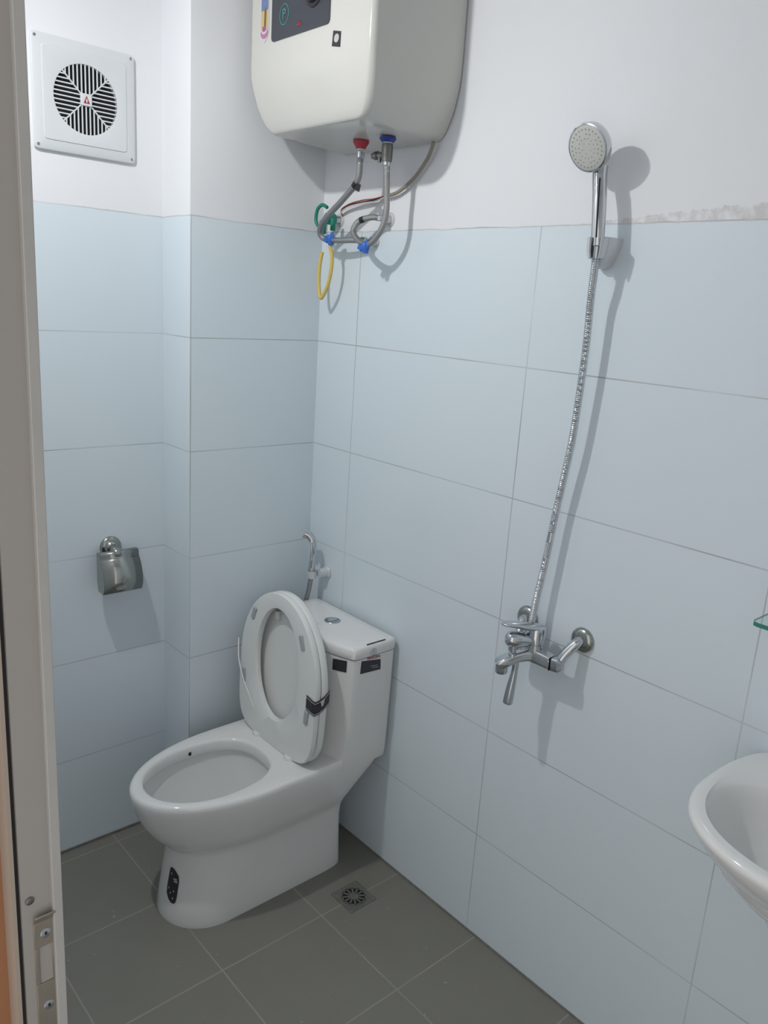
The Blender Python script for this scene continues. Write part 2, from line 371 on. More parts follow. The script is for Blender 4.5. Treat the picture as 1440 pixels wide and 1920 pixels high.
# raised seat ring and lid (leaning on the tank side of vertical)
Z0 = .408
def sy(t, hw, up, dn, zc):                      # outline in the raised plane
    c = math.sin(t); s = math.cos(t)
    if c >= 0: return (hw*s, zc+up*c)
    c = -c; return ((hw-.012*c**3)*math.copysign(abs(s)**(2/5.5), s), zc-dn*c**(2/5.5))
lean = .035
def P3(y, z, d): return (-.288+d+lean*z, TY+y, Z0+z-lean*d*.5)
N = 96
seat = []
for k in range(N):
    t = 2*PI*k/N
    o = sy(t, .182, .225, .222, .205); i = (.100*math.cos(t), .228+.160*math.sin(t))
    def L(f): return (o[0]+(i[0]-o[0])*f, o[1]+(i[1]-o[1])*f)
    sec = [(.03, 0), (0, .004), (0, .014), (.04, .018), (.5, .0185), (.96, .017), (1, .013), (1, .004), (.95, -.001), (.5, -.003)]
    seat.append([P3(*L(f), d) for f, d in sec])
so = MB().loft(seat, closed=True).build('seat', m_seat, toilet, smooth=40)
lid = []
for f, d in [(.985, .0195), (1, .023), (1, .036), (.985, .041), (.94, .045), (.7, .049), (.3, .052), (.02, .053)]:
    lid.append([P3(sy(2*PI*k/N, .182, .225, .222, .205)[0]*f, .205+(sy(2*PI*k/N, .182, .225, .222, .205)[1]-.205)*f, d) for k in range(N)])
lid_in = [[P3(sy(2*PI*k/N, .182, .225, .222, .205)[0]*f, .205+(sy(2*PI*k/N, .182, .225, .222, .205)[1]-.205)*f, d) for k in range(N)] for f, d in [(.02, .034), (.7, .032), (.88, .027), (.93, .0195)]]
lo_ = MB().loft(lid_in+lid).build('lid', m_seat, toilet, smooth=40)
for yy, zz, a in ((.118, .340, .35), (-.112, .335, -.35), (.152, .140, -.1), (-.152, .140, .1)):
    c = Vector(P3(yy, zz, -.004)); u = Vector((0, math.sin(-a), math.cos(a))); r = Vector((0, math.cos(a), math.sin(a)))
    MB().obox(c, r*.0075, u*.020, Vector((-.003, 0, 0))).build('bumper_pad', m_grey, so, bev=.0025)
for yy, zz in ((.045, .352), (-.05, .352)):
    MB().obox(P3(yy, zz, .026), (0, .008, 0), (0, 0, .013), (-.006, 0, 0)).build('bumper_pad', m_seat, lo_, bev=.003)
for yy in (.075, -.082):
    h = MB().lathe((-.283, TY+yy, .391), (0, 0, 1), [(0, .017), (.004, .017), (.008, .015), (.010, .008)], 28)
    h.tube([(-.272, TY+yy-.022, .406), (-.272, TY+yy+.022, .406)], .011, 16)
    ho = h.build('hinge', m_seat, toilet, smooth=40)
    MB().tube([(-.285, TY+yy+.020, .416), (-.285, TY+yy+.0222, .4175)], .0035, 10).build('hinge_pin', m_dark, ho)
# black wrap-around tape on the near edge, clear film strip with its glint painted white on the far side
def edge(z, d, off=.0012, side=-1):
    best = min(range(400), key=lambda k: abs(sy(2*PI*k/400, .182, .225, .222, .205)[1]-z)+(10 if side*sy(2*PI*k/400, .182, .225, .222, .205)[0] < .05 else 0))
    y = sy(2*PI*best/400, .182, .225, .222, .205)[0]
    return P3(y+side*off, z, d)
def tape(z0, z1, m, nm, o=0.0):
    A = []
    for z in (z0, (z0+z1)/2, z1):
        e = edge(z, .0); y0 = e[1]-TY
        A.append([P3(y0+.034, z-.004, -.005-o), P3(y0+.010, z-.010, -.004-o), (e[0]-.002-o, e[1]-o, e[2]-.012), (e[0]+.012, e[1]-.001-o, e[2]-.010), (e[0]+.028, e[1]-.001-o, e[2]-.002), (e[0]+.047, e[1]+.003-o, e[2]+.008)])
    v = [p for r in A for p in r]; f = []
    for r in range(2):
        for k in range(5): f.append((r*6+k, r*6+k+1, r*6+k+7, r*6+k+6))
    ob = MB().add(v, f).build(nm, m, so)
    sd = ob.modifiers.new('thick', 'SOLIDIFY'); sd.thickness = .0006; sd.offset = 0
    return ob
tape(.168, .208, m_stk, 'black_tape')['label'] = 'black printed tape wrapped round the seat edge'
tape(.172, .1735, m_sil, 'tape_stripe', .0012); tape(.2025, .204, m_sil, 'tape_stripe', .0012)
e = edge(.19, .0)
patch('tape_mark', [(e[0]+.012, e[1]-.0045, e[2]+.006), (e[0]+.026, e[1]-.0045, e[2]+.010), (e[0]+.022, e[1]-.0045, e[2]-.006), (e[0]+.017, e[1]-.0045, e[2]-.010)], m_sil, so, (0, -1, 0), .0006)
MB().tube(spline([P3(.181, .245, -.010), P3(.162, .19, -.018), P3(.135, .135, -.016), P3(.105, .085, -.008), P3(.098, .062, -.003)], 8), 0.0017, 8).build('film_strip', m_film, so, smooth=60)
# octagonal dark sticker on the pedestal front
def psurf(z, t):
    for a, b in zip(S, S[1:]):
        if a[0] <= z <= b[0]:
            f = (z-a[0])/(b[0]-a[0]); v = [a[i]+(b[i]-a[i])*f for i in range(5)]
            cx = v[1]+v[4]; return Vector((cx-(cx-v[1])*math.cos(t), TY-v[3]*math.sin(t), z))
gv, gf = [], []
rows = [(.060, .28, .36), (.066, .20, .40), (.080, .12, .41), (.10, .11, .41), (.125, .12, .41), (.140, .13, .38), (.152, .14, .28), (.156, .16, .22)]
for z, a, b in rows:
    for k in range(9):
        t = a+(b-a)*k/8; q = psurf(z, t); nn = Vector((-math.cos(t), -math.sin(t), 0)).normalized(); gv.append(q+nn*.0012)
for r in range(len(rows)-1):
    for k in range(8): gf.append((r*9+k, r*9+k+1, r*9+k+10, r*9+k+9))
ps = MB().add(gv, gf).build('sticker', m_stk, bo, smooth=60); ps['label'] = 'dark eight-sided sticker on the pedestal front'
for z, a, b in ((.128, .27, .36), (.122, .29, .38), (.098, .16, .19), (.086, .22, .25), (.074, .30, .33), (.094, .30, .33), (.14, .19, .22)):
    A = []
    for zz in (z-.0025, z+.0025):
        for k in range(4):
            t = a+(b-a)*k/3; q = psurf(zz, t); nn = Vector((-math.cos(t), -math.sin(t), 0)).normalized(); A.append(q+nn*.0018)
    MB().add(A, [(k, k+1, k+5, k+4) for k in range(3)]).build('sticker_print', m_grey, ps)

# ---------------------------------------------------------------- floor drain
dc = Vector((-.168, -.500, 0))
dn = empty('floor_drain', dc, 'small square steel floor drain in front of the toilet base corner', 'drain')
n = 40; hs = .046
sq = lambda z, s: [(dc.x+max(-s, min(s, 1.5*s*math.cos(2*PI*(k+.5)/n))), dc.y+max(-s, min(s, 1.5*s*math.sin(2*PI*(k+.5)/n))), z) for k in range(n)]
ci = lambda z, r: [(dc.x+r*math.cos(2*PI*(k+.5)/n), dc.y+r*math.sin(2*PI*(k+.5)/n), z) for k in range(n)]
MB().loft([sq(.0002, hs), sq(.0018, hs), sq(.0022, hs-.002), ci(.0022, .037), ci(.0005, .034)], False, False).build('drain_frame', m_drain, dn)
MB().loft([ci(.0004, .035), ci(.0008, .035)]).build('drain_hole', m_dark, dn)
g = MB().lathe((dc.x, dc.y, .0012), (0, 0, 1), [(0, .011), (.0015, .011), (.002, .009)], 24)
for k in range(12):
    a = 2*PI*k/12; u = Vector((math.cos(a), math.sin(a), 0)); v = Vector((-math.sin(a), math.cos(a), 0))
    g.obox(dc+u*.022+Vector((0, 0, .002)), u*.012, v*.0026, (0, 0, .0008))
g.lathe((dc.x, dc.y, .0008), (0, 0, 1), [(0, .0355), (.002, .0355), (.002, .031), (0, .031)], 40, False)
g.build('drain_grate', m_drain, dn)
for k in range(4):
    a = PI/4+k*PI/2
    MB().lathe(dc+Vector((math.cos(a)*.055, math.sin(a)*.055, .0021)), (0, 0, 1), [(0, .003), (.0008, .0025)], 10).build('drain_screw', m_satin, dn)

# ---------------------------------------------------------------- water heater
HX = -.272
heater = empty('water_heater', (-.13, -.265, 1.99), 'cream wall-mounted electric water heater with dark control panel', 'water heater')
def hring(z, xf, y0, y1, r=.03, xb=-.004):
    cy, hw = (y0+y1)/2, abs(y1-y0)/2; out = []
    out += [(xb, cy+hw), (xb, cy-hw)]
    for c0, a0 in (((xf+r, cy-hw+r), 1.5*PI), ((xf+r, cy+hw-r), PI)):
        for k in range(9):
            a = a0-k*PI/16; out.append((c0[0]+r*math.cos(a), c0[1]+r*math.sin(a)))
    zb = .045*max(0, (2.03-z)/.033)
    return [(x, y, z-zb*(x-xf)*(1 if z < 2.03 else 0)) for x, y in out]
secs = [(1.997, -.2370, -.098, -.432, .02), (1.9985, -.2395, -.088, -.445, .02), (2.004, -.2425, -.078, -.457, .019), (2.015, -.247, -.066, -.469, .018), (2.035, -.2535, -.054, -.482, .018),
        (2.06, -.260, -.045, -.491, .017), (2.09, -.2665, -.038, -.498, .016), (2.12, -.2712, -.033, -.502, .015), (2.145, HX, -.032, -.503, .015), (2.38, HX, -.032, -.503, .015),
        (2.43, -.268, -.038, -.496, .03), (2.465, -.250, -.055, -.48, .033), (2.475, -.22, -.09, -.44, .035)]
MB().loft([hring(z, xf, a, b, r) for z, xf, a, b, r in secs]).build('tank_body', m_heat, heater, smooth=35)
def onx(name, pts, m, par, d=.0008, x=HX, lab=None): return patch(name, [(x-.0003, y, z) for y, z in pts], m, par, (-1, 0, 0), d, lab)
def rr(y0, y1, z0, z1, r, n=6):
    out = []
    for cy, cz, a0 in ((y1-r, z1-r, 0), (y0+r, z1-r, PI/2), (y0+r, z0+r, PI), (y1-r, z0+r, 1.5*PI)):
        for k in range(n+1):
            a = a0+k*PI/2/n; out.append((cy+r*math.cos(a), cz+r*math.sin(a)))
    return out
pn = onx('control_panel', rr(-.357, -.132, 2.1885, 2.40, .010), m_pan, heater, .0022)
pn['label'] = 'dark rounded control panel'
XP = HX-.0026
kn = MB().lathe((XP+.0005, -.297, 2.260), (-1, 0, 0), [(0, .030), (.002, .030), (.004, .0275), (.004, .022), (.012, .020), (.013, .018)], 36).build('knob', m_black, pn, smooth=40)
MB().lathe((XP-.012, -.287, 2.262), (-1, 0, 0), [(0, .012), (.0025, .0115), (.003, .009)], 28).build('knob_cap', m_teal2, kn, smooth=40)
c = Vector((XP, -.184, 2.238)); n = 36
MB().loft([[c+Vector((-dx, math.cos(2*PI*k/n)*q*.95, math.sin(2*PI*k/n)*q*1.15)) for k in range(n)] for q, dx in ((.0195, 0), (.0195, .0006), (.0178, .0006), (.0178, 0))], closed=True).build('round_logo', m_teal, pn)
textmesh('logo_letter', 'P', .030, m_teal, pn, (XP-.0006, -.184, 2.238), (0, -1, 0), (0, 0, 1))
for dy, h in ((-.006, .008), (0, .012), (.006, .007)):
    onx('flame_mark', [(-.245+dy-.0035, 2.204), (-.245+dy, 2.204+h), (-.245+dy+.0035, 2.204)], m_redp, pn, .0006, XP)
# small square sticker and tall arched picture sticker
sq1 = onx('sticker', [(-.371, 2.172), (-.398, 2.166), (-.397, 2.136), (-.368, 2.142)], m_stk, heater, .0008, lab='small dark square sticker with silver oval')
MB().lathe((HX-.0010, -.384, 2.155), (-1, 0, 0), [(0, .0085), (.0006, .0085)], 20).build('sticker_oval', m_sil, sq1)
st = onx('picture_sticker', [(-.086, 2.20), (-.100, 2.193), (-.113, 2.202), (-.120, 2.222), (-.118, 2.30), (-.108, 2.335), (-.092, 2.335), (-.082, 2.30), (-.082, 2.222)], mat('sticker_white', (.62, .6, .66), .4), heater, .0008)
st['label'] = 'tall arched coloured picture sticker'
XQ = HX-.0012
onx('sticker_sky', [(-.086, 2.262), (-.115, 2.262), (-.115, 2.30), (-.107, 2.33), (-.094, 2.33), (-.086, 2.30)], mat('sticker_sky', (.16, .22, .42), .4), st, .0003, XQ)
onx('sticker_gold', [(-.085, 2.222), (-.116, 2.222), (-.115, 2.262), (-.086, 2.262)], mat('sticker_gold', (.62, .46, .20), .4), st, .0003, XQ)
onx('sticker_shape', [(-.099, 2.226), (-.107, 2.226), (-.108, 2.262), (-.104, 2.270), (-.100, 2.262)], mat('sticker_brown', (.16, .12, .04), .4), st, .0003, XQ-.0003)
for q, z, m in ((.0155, 2.214, mat('sticker_pink', (.45, .2, .32), .4)), (.0115, 2.220, mat('sticker_pale', (.66, .55, .66), .4)), (.0085, 2.223, mat('sticker_mauve', (.30, .12, .22), .4))):
    onx('sticker_swirl', [(-.1005+q*math.cos(2*PI*k/20), z+q*.75*math.sin(2*PI*k/20)) for k in range(20)], m, st, .0003, XQ-.0002-(.016-q)*.05)
# connectors under the tank
rc = MB().lathe((-.10, -.273, 1.990), (0, 0, -1), [(0, .0195), (.005, .0195), (.016, .0125), (.019, .0125)], 24).build('hot_outlet_cap', m_red, heater, smooth=40); rc['label'] = 'red plastic ring'
MB().lathe((-.10, -.273, 1.971), (0, 0, -1), [(0, .0105), (.003, .0105)], 24).build('outlet_collar', m_white, heater, smooth=40)
bc = MB().lathe((-.10, -.372, 1.988), (0, 0, -1), [(0, .0195), (.005, .0195), (.011, .0135)], 24).build('cold_inlet_cap', m_blue, heater, smooth=40); bc['label'] = 'blue plastic ring'
MB().lathe((-.10, -.372, 1.977), (0, 0, -1), [(0, .0115), (.003, .0115)], 24).build('inlet_collar', m_white, heater, smooth=40)

# ---------------------------------------------------------------- safety valve, hoses, cable
vl = MB().lathe((-.10, -.372, 1.9745), (0, 0, -1), [(0, .0125), (.006, .0135), (.03, .013), (.040, .012)], 20)
vl.lathe((-.10, -.366, 1.950), (-.15, 1, 0), [(0, .008), (.022, .008), (.023, .010), (.031, .010), (.032, .007), (.040, .0068)], 16).lathe((-.105, -.352, 1.948), (0, 0, -1), [(0, .005), (.014, .004)], 12)
vo = vl.build('safety_valve', m_brass, smooth=40); tag(vo, 'dark metal safety valve screwed to the blue heater inlet', 'valve')
def hose(name, pts, r, label, m=m_braid):
    t = empty(name, pts[0], label, 'hose')
    P = spline(pts, 14); MB().tube(P, r, 14).build('braided_tube', m, t, smooth=60)
    for a, b in ((P[0], P[3]), (P[-1], P[-4])):
        d = (b-a).normalized(); MB().lathe(a-d*.004, d, [(0, .0095), (.013, .0095), (.015, .0075), (.028, .0070), (.029, .0062)], 12).build('hose_nut', m_satin, t, smooth=30)
    return t, P
h1, P1 = hose('flexible_hose', [(-.100, -.2735, 1.960), (-.100, -.2725, 1.935), (-.095, -.259, 1.898), (-.090, -.194, 1.856), (-.086, -.128, 1.819), (-.078, -.093, 1.795), (-.070, -.085, 1.777), (-.062, -.100, 1.767), (-.058, -.150, 1.764), (-.050, -.200, 1.765), (-.040, -.235, 1.764)], .0077,
              'braided steel hose running from the red outlet down to the left bend')
h2, P2 = hose('flexible_hose', [(-.100, -.3715, 1.936), (-.098, -.372, 1.915), (-.092, -.370, 1.87), (-.088, -.368, 1.82), (-.088, -.352, 1.782), (-.088, -.313, 1.751), (-.080, -.263, 1.758), (-.072, -.226, 1.783), (-.062, -.232, 1.808), (-.050, -.268, 1.819), (-.030, -.285, 1.818), (-.018, -.285, 1.818)], .0075,
              'braided steel hose hanging straight from the valve and curling into a loop')
def band(P, i, par, r=.0085):
    d = (P[i+1]-P[i]).normalized()
    o = MB().lathe(P[i]-d*.007, d, [(0, r), (.014, r)], 14).obox(P[i]+Vector((-.004, -.014, -.008)), (.001, 0, 0), (0, .009, .003), (0, -.003, .008)).build('hose_label', m_black, par); o['label'] = 'black paper tag round the hose'
band(P1, 30, h1); 
d = (P2[118]-P2[117]).normalized()
MB().lathe(P2[117]-d*.006, d, [(0, .0082), (.012, .0082)], 14).build('hose_label', m_black, h2)
# wall outlets
for (y, z, lab) in ((-.078, 1.823, 'round white-edged wall outlet with a green plug in it'), (-.285, 1.818, 'round wall outlet holding the end of the looped hose'), (-.235, 1.764, 'lower wall outlet where the left hose ends')):
    t = empty('wall_outlet', (0, y, z), lab, 'pipe outlet')
    MB().lathe((.001, y, z), (-1, 0, 0), [(0, .019 if z > 1.8 else .013), (.002, .018 if z > 1.8 else .012), (.005, .013), (.006, .011)], 28).build('escutcheon', m_rose, t, smooth=40)
    MB().lathe((-.005, y, z), (-1, 0, 0), [(0, .011), (.016, .011), (.018, .009)], 12).build('threaded_end', m_satin, t, smooth=30)
MB().lathe((-.018, -.235, 1.764), (-1, .0, 0), [(0, .0095), (.022, .0095), (.026, .007)], 16)
# green plug
gp = empty('pipe_plug', (-.02, -.078, 1.823), 'green plastic pipe plug with a looped handle behind the left hose', 'plug')
MB().lathe((-.020, -.078, 1.823), (-1, .15, 0), [(0, .014), (.006, .016), (.026, .015), (.030, .010)], 18).build('plug_body', m_green, gp, smooth=40)
MB().tube(spline([(-.05, -.082, 1.850), (-.052, -.062, 1.857), (-.053, -.043, 1.846), (-.053, -.037, 1.822), (-.052, -.044, 1.806), (-.050, -.058, 1.803)], 8), .0048, 10).build('plug_handle', m_green, gp, smooth=60)
MB().obox((-.05, -.066, 1.800), (.006, 0, 0), (0, .010, 0), (0, 0, .018)).build('plug_wing', m_green, gp, bev=.003)
MB().obox((-.045, -.104, 1.806), (.006, 0, 0), (0, .006, 0), (0, 0, .016)).build('plug_wing', m_green, gp, bev=.003)
# blue clips
def clip(c, label, tilt=0):
    c = Vector(c); t = empty('plastic_clip', c, label, 'clip')
    MB().lathe(c+Vector((-.0, 0, .010)), (0, -.1+tilt, -1), [(0, .009), (.003, .0105), (.016, .0105), (.020, .008), (.026, .0075)], 16).build('clip_body', m_blue2, t, smooth=40)
    MB().obox(c+Vector((-.004, .013, -.002)), (.004, 0, 0), (0, .007, .004), (0, -.003, .006)).obox(c+Vector((-.002, -.010, .006)), (.003, 0, 0), (0, .004, -.004), (0, .005, .008)).build('clip_wing', m_blue2, t, bev=.002)
clip((-.062, -.118, 1.768), 'blue plastic clip at the left hose bend above the yellow loop')
clip((-.090, -.298, 1.744), 'blue plastic clip hanging under the curled hose loop')
yl = MB().tube(spline([(-.062, -.116, 1.750), (-.056, -.120, 1.728), (-.054, -.117, 1.690), (-.052, -.102, 1.648), (-.050, -.074, 1.614), (-.050, -.062, 1.630), (-.050, -.057, 1.668), (-.050, -.060, 1.705), (-.050, -.068, 1.735)], 10), .0052, 10).build('yellow_tube_loop', m_yel, smooth=60)
tag(yl, 'thin yellow plastic tube bent into a hanging loop', 'tube')
cb = empty('power_cable', (-.02, -.44, 1.99), 'thin grey power cable curving from behind the heater to the wall', 'cable')
CP = spline([(-.022, -.446, 1.984), (-.019, -.440, 1.975), (-.015, -.420, 1.948), (-.014, -.377, 1.909), (-.014, -.322, 1.881), (-.015, -.280, 1.874)], 10)
MB().tube(CP, .0045, 10).build('cable_sheath', m_cable, cb, smooth=60)
for m, dz, nm in ((mat('red_wire', (.4, .05, .04), .5), .003, 'red_wire'), (m_black, 0, 'black_wire'), (mat('white_wire', (.7, .68, .66), .5), -.003, 'white_wire')):
    MB().tube(spline([(-.015, -.282, 1.874+dz*.3), (-.016, -.235, 1.866+dz), (-.018, -.19, 1.863+dz*1.4), (-.02, -.14, 1.857+dz), (-.015, -.10, 1.845+dz), (-.002, -.088, 1.832+dz)], 10), .0017, 8).build(nm, m, cb, smooth=60)

# ---------------------------------------------------------------- exhaust fan
vx0, vx1, vz0, vz1 = -.737, -.489, 1.9085, 2.155
vc = Vector(((vx0+vx1)/2, D, (vz0+vz1)/2)); R = .0765
fan = empty('exhaust_fan', vc, 'square white exhaust fan cover with round slatted opening', 'exhaust fan')
n = 64; yf = D-.014
def vr(fn, y): return [(vc.x+p[0], y, vc.z+p[1]) for p in (fn(2*PI*(k+.5)/n) for k in range(n))]
def sqf(h, r=.012):
    def f(a):
        c, s = math.cos(a), math.sin(a); e = 2/30
        return (h*math.copysign(abs(c)**e, c), h*math.copysign(abs(s)**e, s))
    return f
cf = lambda r: (lambda a: (r*math.cos(a), r*math.sin(a)))
MB().loft([vr(sqf(.122), D+.0005), vr(sqf(.1238), D-.005), vr(sqf(.1225), D-.009), vr(sqf(.119), D-.0105), vr(sqf(.101), D-.0112), vr(sqf(.0995), yf+.0008), vr(cf(R+.004), yf), vr(cf(R), yf+.001), vr(cf(R), D-.001)], False, False).build('cover_plate', m_white, fan, smooth=30)
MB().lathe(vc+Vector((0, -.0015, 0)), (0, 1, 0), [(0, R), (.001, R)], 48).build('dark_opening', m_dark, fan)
gr = MB(); pitch = .0095; c0 = Vector((vc.x, yf+.003, vc.z))
for i in range(-8, 9):
    o = i*pitch
    L = math.sqrt(max(R*R-o*o, 0)); a = max(abs(o), .0125)
    if L <= a: continue
    for sg in (-1, 1):
        mid = sg*(a+L)/2; hl = (L-a)/2
        gr.obox(c0+Vector((o, 0, mid)), (.0014, 0, 0), (0, .0014, 0), (0, 0, hl))
        gr.obox(c0+Vector((mid, 0, o)), (hl, 0, 0), (0, .0014, 0), (0, 0, .0014))
for sx, sz in ((1, 1), (1, -1), (-1, 1), (-1, -1)):
    u = Vector((sx, 0, sz)).normalized(); v = Vector((-sz, 0, sx)).normalized()
    gr.obox(c0+u*(R/2+.008), u*(R/2-.008), v*.0014, Vector((0, .0018, 0)))
gr.build('grille', m_white, fan)
bd = MB().box(c0+Vector((-.0135, -.005, -.0135)), c0+Vector((.0135, .003, .0135))).build('centre_badge', m_white, fan, bev=.002)
MB().add([c0+Vector(p) for p in ((-.0075, -.0056, -.008), (.0075, -.0056, -.008), (0, -.0056, .009), (-.0075, -.005, -.008), (.0075, -.005, -.008), (0, -.005, .009))], [(0, 1, 2), (3, 5, 4), (0, 3, 4, 1), (1, 4, 5, 2), (2, 5, 3, 0)]).build('red_logo', m_redp, bd)
MB().box(c0+Vector((-.0015, -.0062, -.006)), c0+Vector((.0015, -.0055, .002))).build('logo_line', m_white, bd)
for sx in (-1, 1):
    for sz in (-1, 1):
        MB().lathe(vc+Vector((sx*.114, -.0098, sz*.114)), (0, -1, 0), [(0, .004), (.001, .0036), (.0015, .002)], 12).build('screw', m_satin, fan, smooth=40)

# ---------------------------------------------------------------- toilet roll holder
hx = -.573; hz = .912
th = empty('toilet_roll_holder', (hx, D, hz), 'chrome toilet roll holder with curved cover on the tiled back wall', 'toilet roll holder')
MB().lathe((hx, D, hz), (0, -1, 0), [(0, .030), (.004, .030), (.008, .027), (.010, .020), (.016, .018), (.020, .012), (.040, .010)], 36).build('wall_rose', m_steel, th, smooth=40)
prof = [(.118, .912), (.105, .913), (.099, .909), (.097, .897), (.092, .890), (.082, .874), (.074, .852), (.071, .832), (.074, .816), (.081, .802)]
pr = [(p[0], p[1]) for p in prof]
pp = spline([(0, a, b) for a, b in pr], 5)
v = []; f = []
for i, p in enumerate(pp): v += [(-.624, p.y, p.z-.002), (-.514, p.y, p.z-.002)]
for i in range(len(pp)-1): f.append((2*i, 2*i+1, 2*i+3, 2*i+2))
cv = MB().add(v, f).build('cover_flap', m_steel, th, smooth=80); sd = cv.modifiers.new('t', 'SOLIDIFY'); sd.thickness = .0014
spl = [(p.y, p.z-.002) for p in pp]+[(.112, .803), (.118, .83)]
for xx in (-.6245,):
    MB().loft([[(xx, a, b) for a, b in spl], [(xx+.0015, a, b) for a, b in spl]]).build('side_plate', m_steel, th)
kb = MB().tube([(-.620, .108, .907), (-.518, .108, .907)], .0045, 14).lathe((hx, .118, hz-.002), (0, -.9, -.45), [(0, .013), (.010, .014), (.020, .011), (.024, .006)], 20)
kb.build('hinge_bar', m_steel, th, smooth=40)
MB().tube(spline([(-.606, .108, .905), (-.608, .110, .87), (-.606, .110, .845), (-.59, .110, .838), (-.53, .110, .838)], 6), .0035, 10).build('roll_bar', m_steel, th, smooth=60)

# ---------------------------------------------------------------- bidet sprayer
bs = empty('bidet_sprayer', (-.048, -.082, .80), 'chrome bidet sprayer hanging in the corner behind the toilet', 'sprayer')
MB().tube(spline([(-.050, -.083, .828), (-.050, -.086, .86), (-.050, -.088, .89), (-.052, -.086, .912), (-.060, -.076, .930), (-.070, -.066, .936)], 8), lambda t: .0098+.0050*max(0, (t-.55)/.45), 18).build('spray_head', m_chrome, bs, smooth=60)
MB().tube(spline([(-.064, -.096, .858), (-.066, -.100, .875), (-.066, -.099, .895), (-.063, -.092, .912)], 6), .0038, 10).build('trigger', m_chrome, bs, smooth=60)
MB().lathe((-.050, -.083, .829), (0, .02, -1), [(0, .0098), (.002, .0108), (.016, .0108), (.018, .009)], 18).build('coupling', m_satin, bs, smooth=40)
hk = MB().lathe((.0005, -.098, .812), (-1, 0, 0), [(0, .019), (.006, .019), (.010, .015), (.034, .013)], 24).lathe((-.048, -.084, .818), (0, 0, -1), [(0, .0135), (.020, .0125), (.022, .0125), (.022, .0105), (0, .0105)], 20).build('sprayer_hook', m_lac, smooth=40)
tag(hk, 'silver plastic wall hook carrying the bidet sprayer', 'hook')
bh = MB().tube(spline([(-.050, -.082, .813), (-.050, -.080, .79), (-.050, -.072, .75), (-.050, -.060, .712), (-.047, -.043, .66), (-.042, -.034, .58), (-.04, -.032, .45), (-.036, -.034, .35), (-.02, -.038, .30), (-.006, -.04, .29)], 12), .0072, 12).build('bidet_hose', m_braid, smooth=60)
tag(bh, 'grey flexible hose dropping from the bidet sprayer behind the tank', 'hose')

# ---------------------------------------------------------------- hand shower
hsh = empty('hand_shower', (-.058, -.962, 1.735), 'round chrome hand shower head on a straight handle, parked in its wall holder', 'shower head')
hn = Vector((-.90, .04, -.40)).normalized(); hcen = Vector((-.080, -.929, 1.9205))
MB().lathe(hcen, hn, [(-.030, .008), (-.028, .024), (-.022, .037), (-.013, .0435), (-.003, .0450), (.0025, .0442), (.0035, .0418), (.002, .0412)], 48).build('head_shell', m_chrome, hsh, smooth=50)
sf = MB().lathe(hcen, hn, [(.0005, .0412), (.003, .0410), (.0045, .037), (.0054, .020), (.0056, .010)], 48).build('spray_face', m_nozz, hsh, smooth=40); sf['label'] = 'pale grey spray face dotted with nozzles'
u = hn.orthogonal().normalized(); v = hn.cross(u); nz = MB()
for r, k0 in ((.034, 26), (.026, 20), (.018, 14), (.010, 5)):
    for k in range(k0):
        if r == .026 and k % 3 == 2: continue
        a = 2*PI*k/k0+r*40; nz.lathe(hcen+hn*.0048+(u*math.cos(a)+v*math.sin(a))*r, hn, [(-.001, .0014), (.0012, .0010)], 6)
nz.build('nozzles', m_noz2, sf)
MB().tube(spline([(-.055, -.959, 1.745), (-.055, -.956, 1.78), (-.054, -.950, 1.83), (-.050, -.943, 1.862), (-.047, -.939, 1.878), (-.045, -.937, 1.892)], 8), lambda t: .0128+.0022*t, 24).build('handle', m_chrome, hsh, smooth=60)
MB().tube([(-.0635, -.952, 1.868), (-.0672, -.957, 1.83), (-.0675, -.9630, 1.76)], .0016, 8).build('handle_groove', m_dark, hsh, smooth=60)
MB().lathe((-.055, -.959, 1.746), (0, 0, -1), [(0, .0130), (.002, .0105), (.022, .0095), (.024, .0088)], 24).build('hose_coupling', m_satin, hsh, smooth=40)
hld = empty('shower_holder', (0, -.945, 1.74), 'silver cup-shaped wall holder of the hand shower', 'holder')
rg = []
for z, w_, dx, yc in ((1.763, .029, .060, -.951), (1.750, .028, .058, -.951), (1.735, .025, .052, -.950), (1.720, .020, .043, -.948), (1.709, .013, .030, -.946), (1.705, .006, .018, -.945)):
    ring = [(.001, yc+w_, z), (.001, yc-w_, z)]
    for k in range(1, 12):
        a = PI*k/12; ring.append((-dx*math.sin(a)**.8, yc-w_*math.cos(a), z))
    rg.append(ring)
MB().loft(rg).build('holder_shell', m_lac, hld, smooth=40)
cup = []
for k in range(25):
    a = math.radians(232+(k/24)*296); cx_, sx_ = math.cos(a), math.sin(a)          # C-shaped clip, open towards the room
    cup.append([(-.055+cx_*q, -.959+sx_*q, z) for q, z in ((.0215, 1.760), (.0195, 1.735), (.0160, 1.722), (.0125, 1.722), (.0150, 1.735), (.0165, 1.760))])
MB().loft(cup).build('holder_clip', m_lac, hld, smooth=50)

# shower hose: ribbed metal
hp = spline([(-.055, -.959, 1.724), (-.052, -.957, 1.69), (-.046, -.953, 1.646), (-.042, -.953, 1.553), (-.039, -.949, 1.446), (-.036, -.943, 1.357), (-.034, -.934, 1.288), (-.033, -.923, 1.204), (-.034, -.911, 1.081), (-.037, -.903, 1.004), (-.040, -.900, .955), (-.043, -.899, .925), (-.046, -.899, .905)], 60)
L = 0; Ls = [0]
for a, b in zip(hp, hp[1:]): L += (b-a).length; Ls.append(L)
sh = MB().tube(hp, [.0076+.0009*math.cos(2*PI*l/.0042) for l in Ls], 14).build('shower_hose', m_chrome, smooth=70)
tag(sh, 'long ribbed metal shower hose running down the right wall', 'hose')

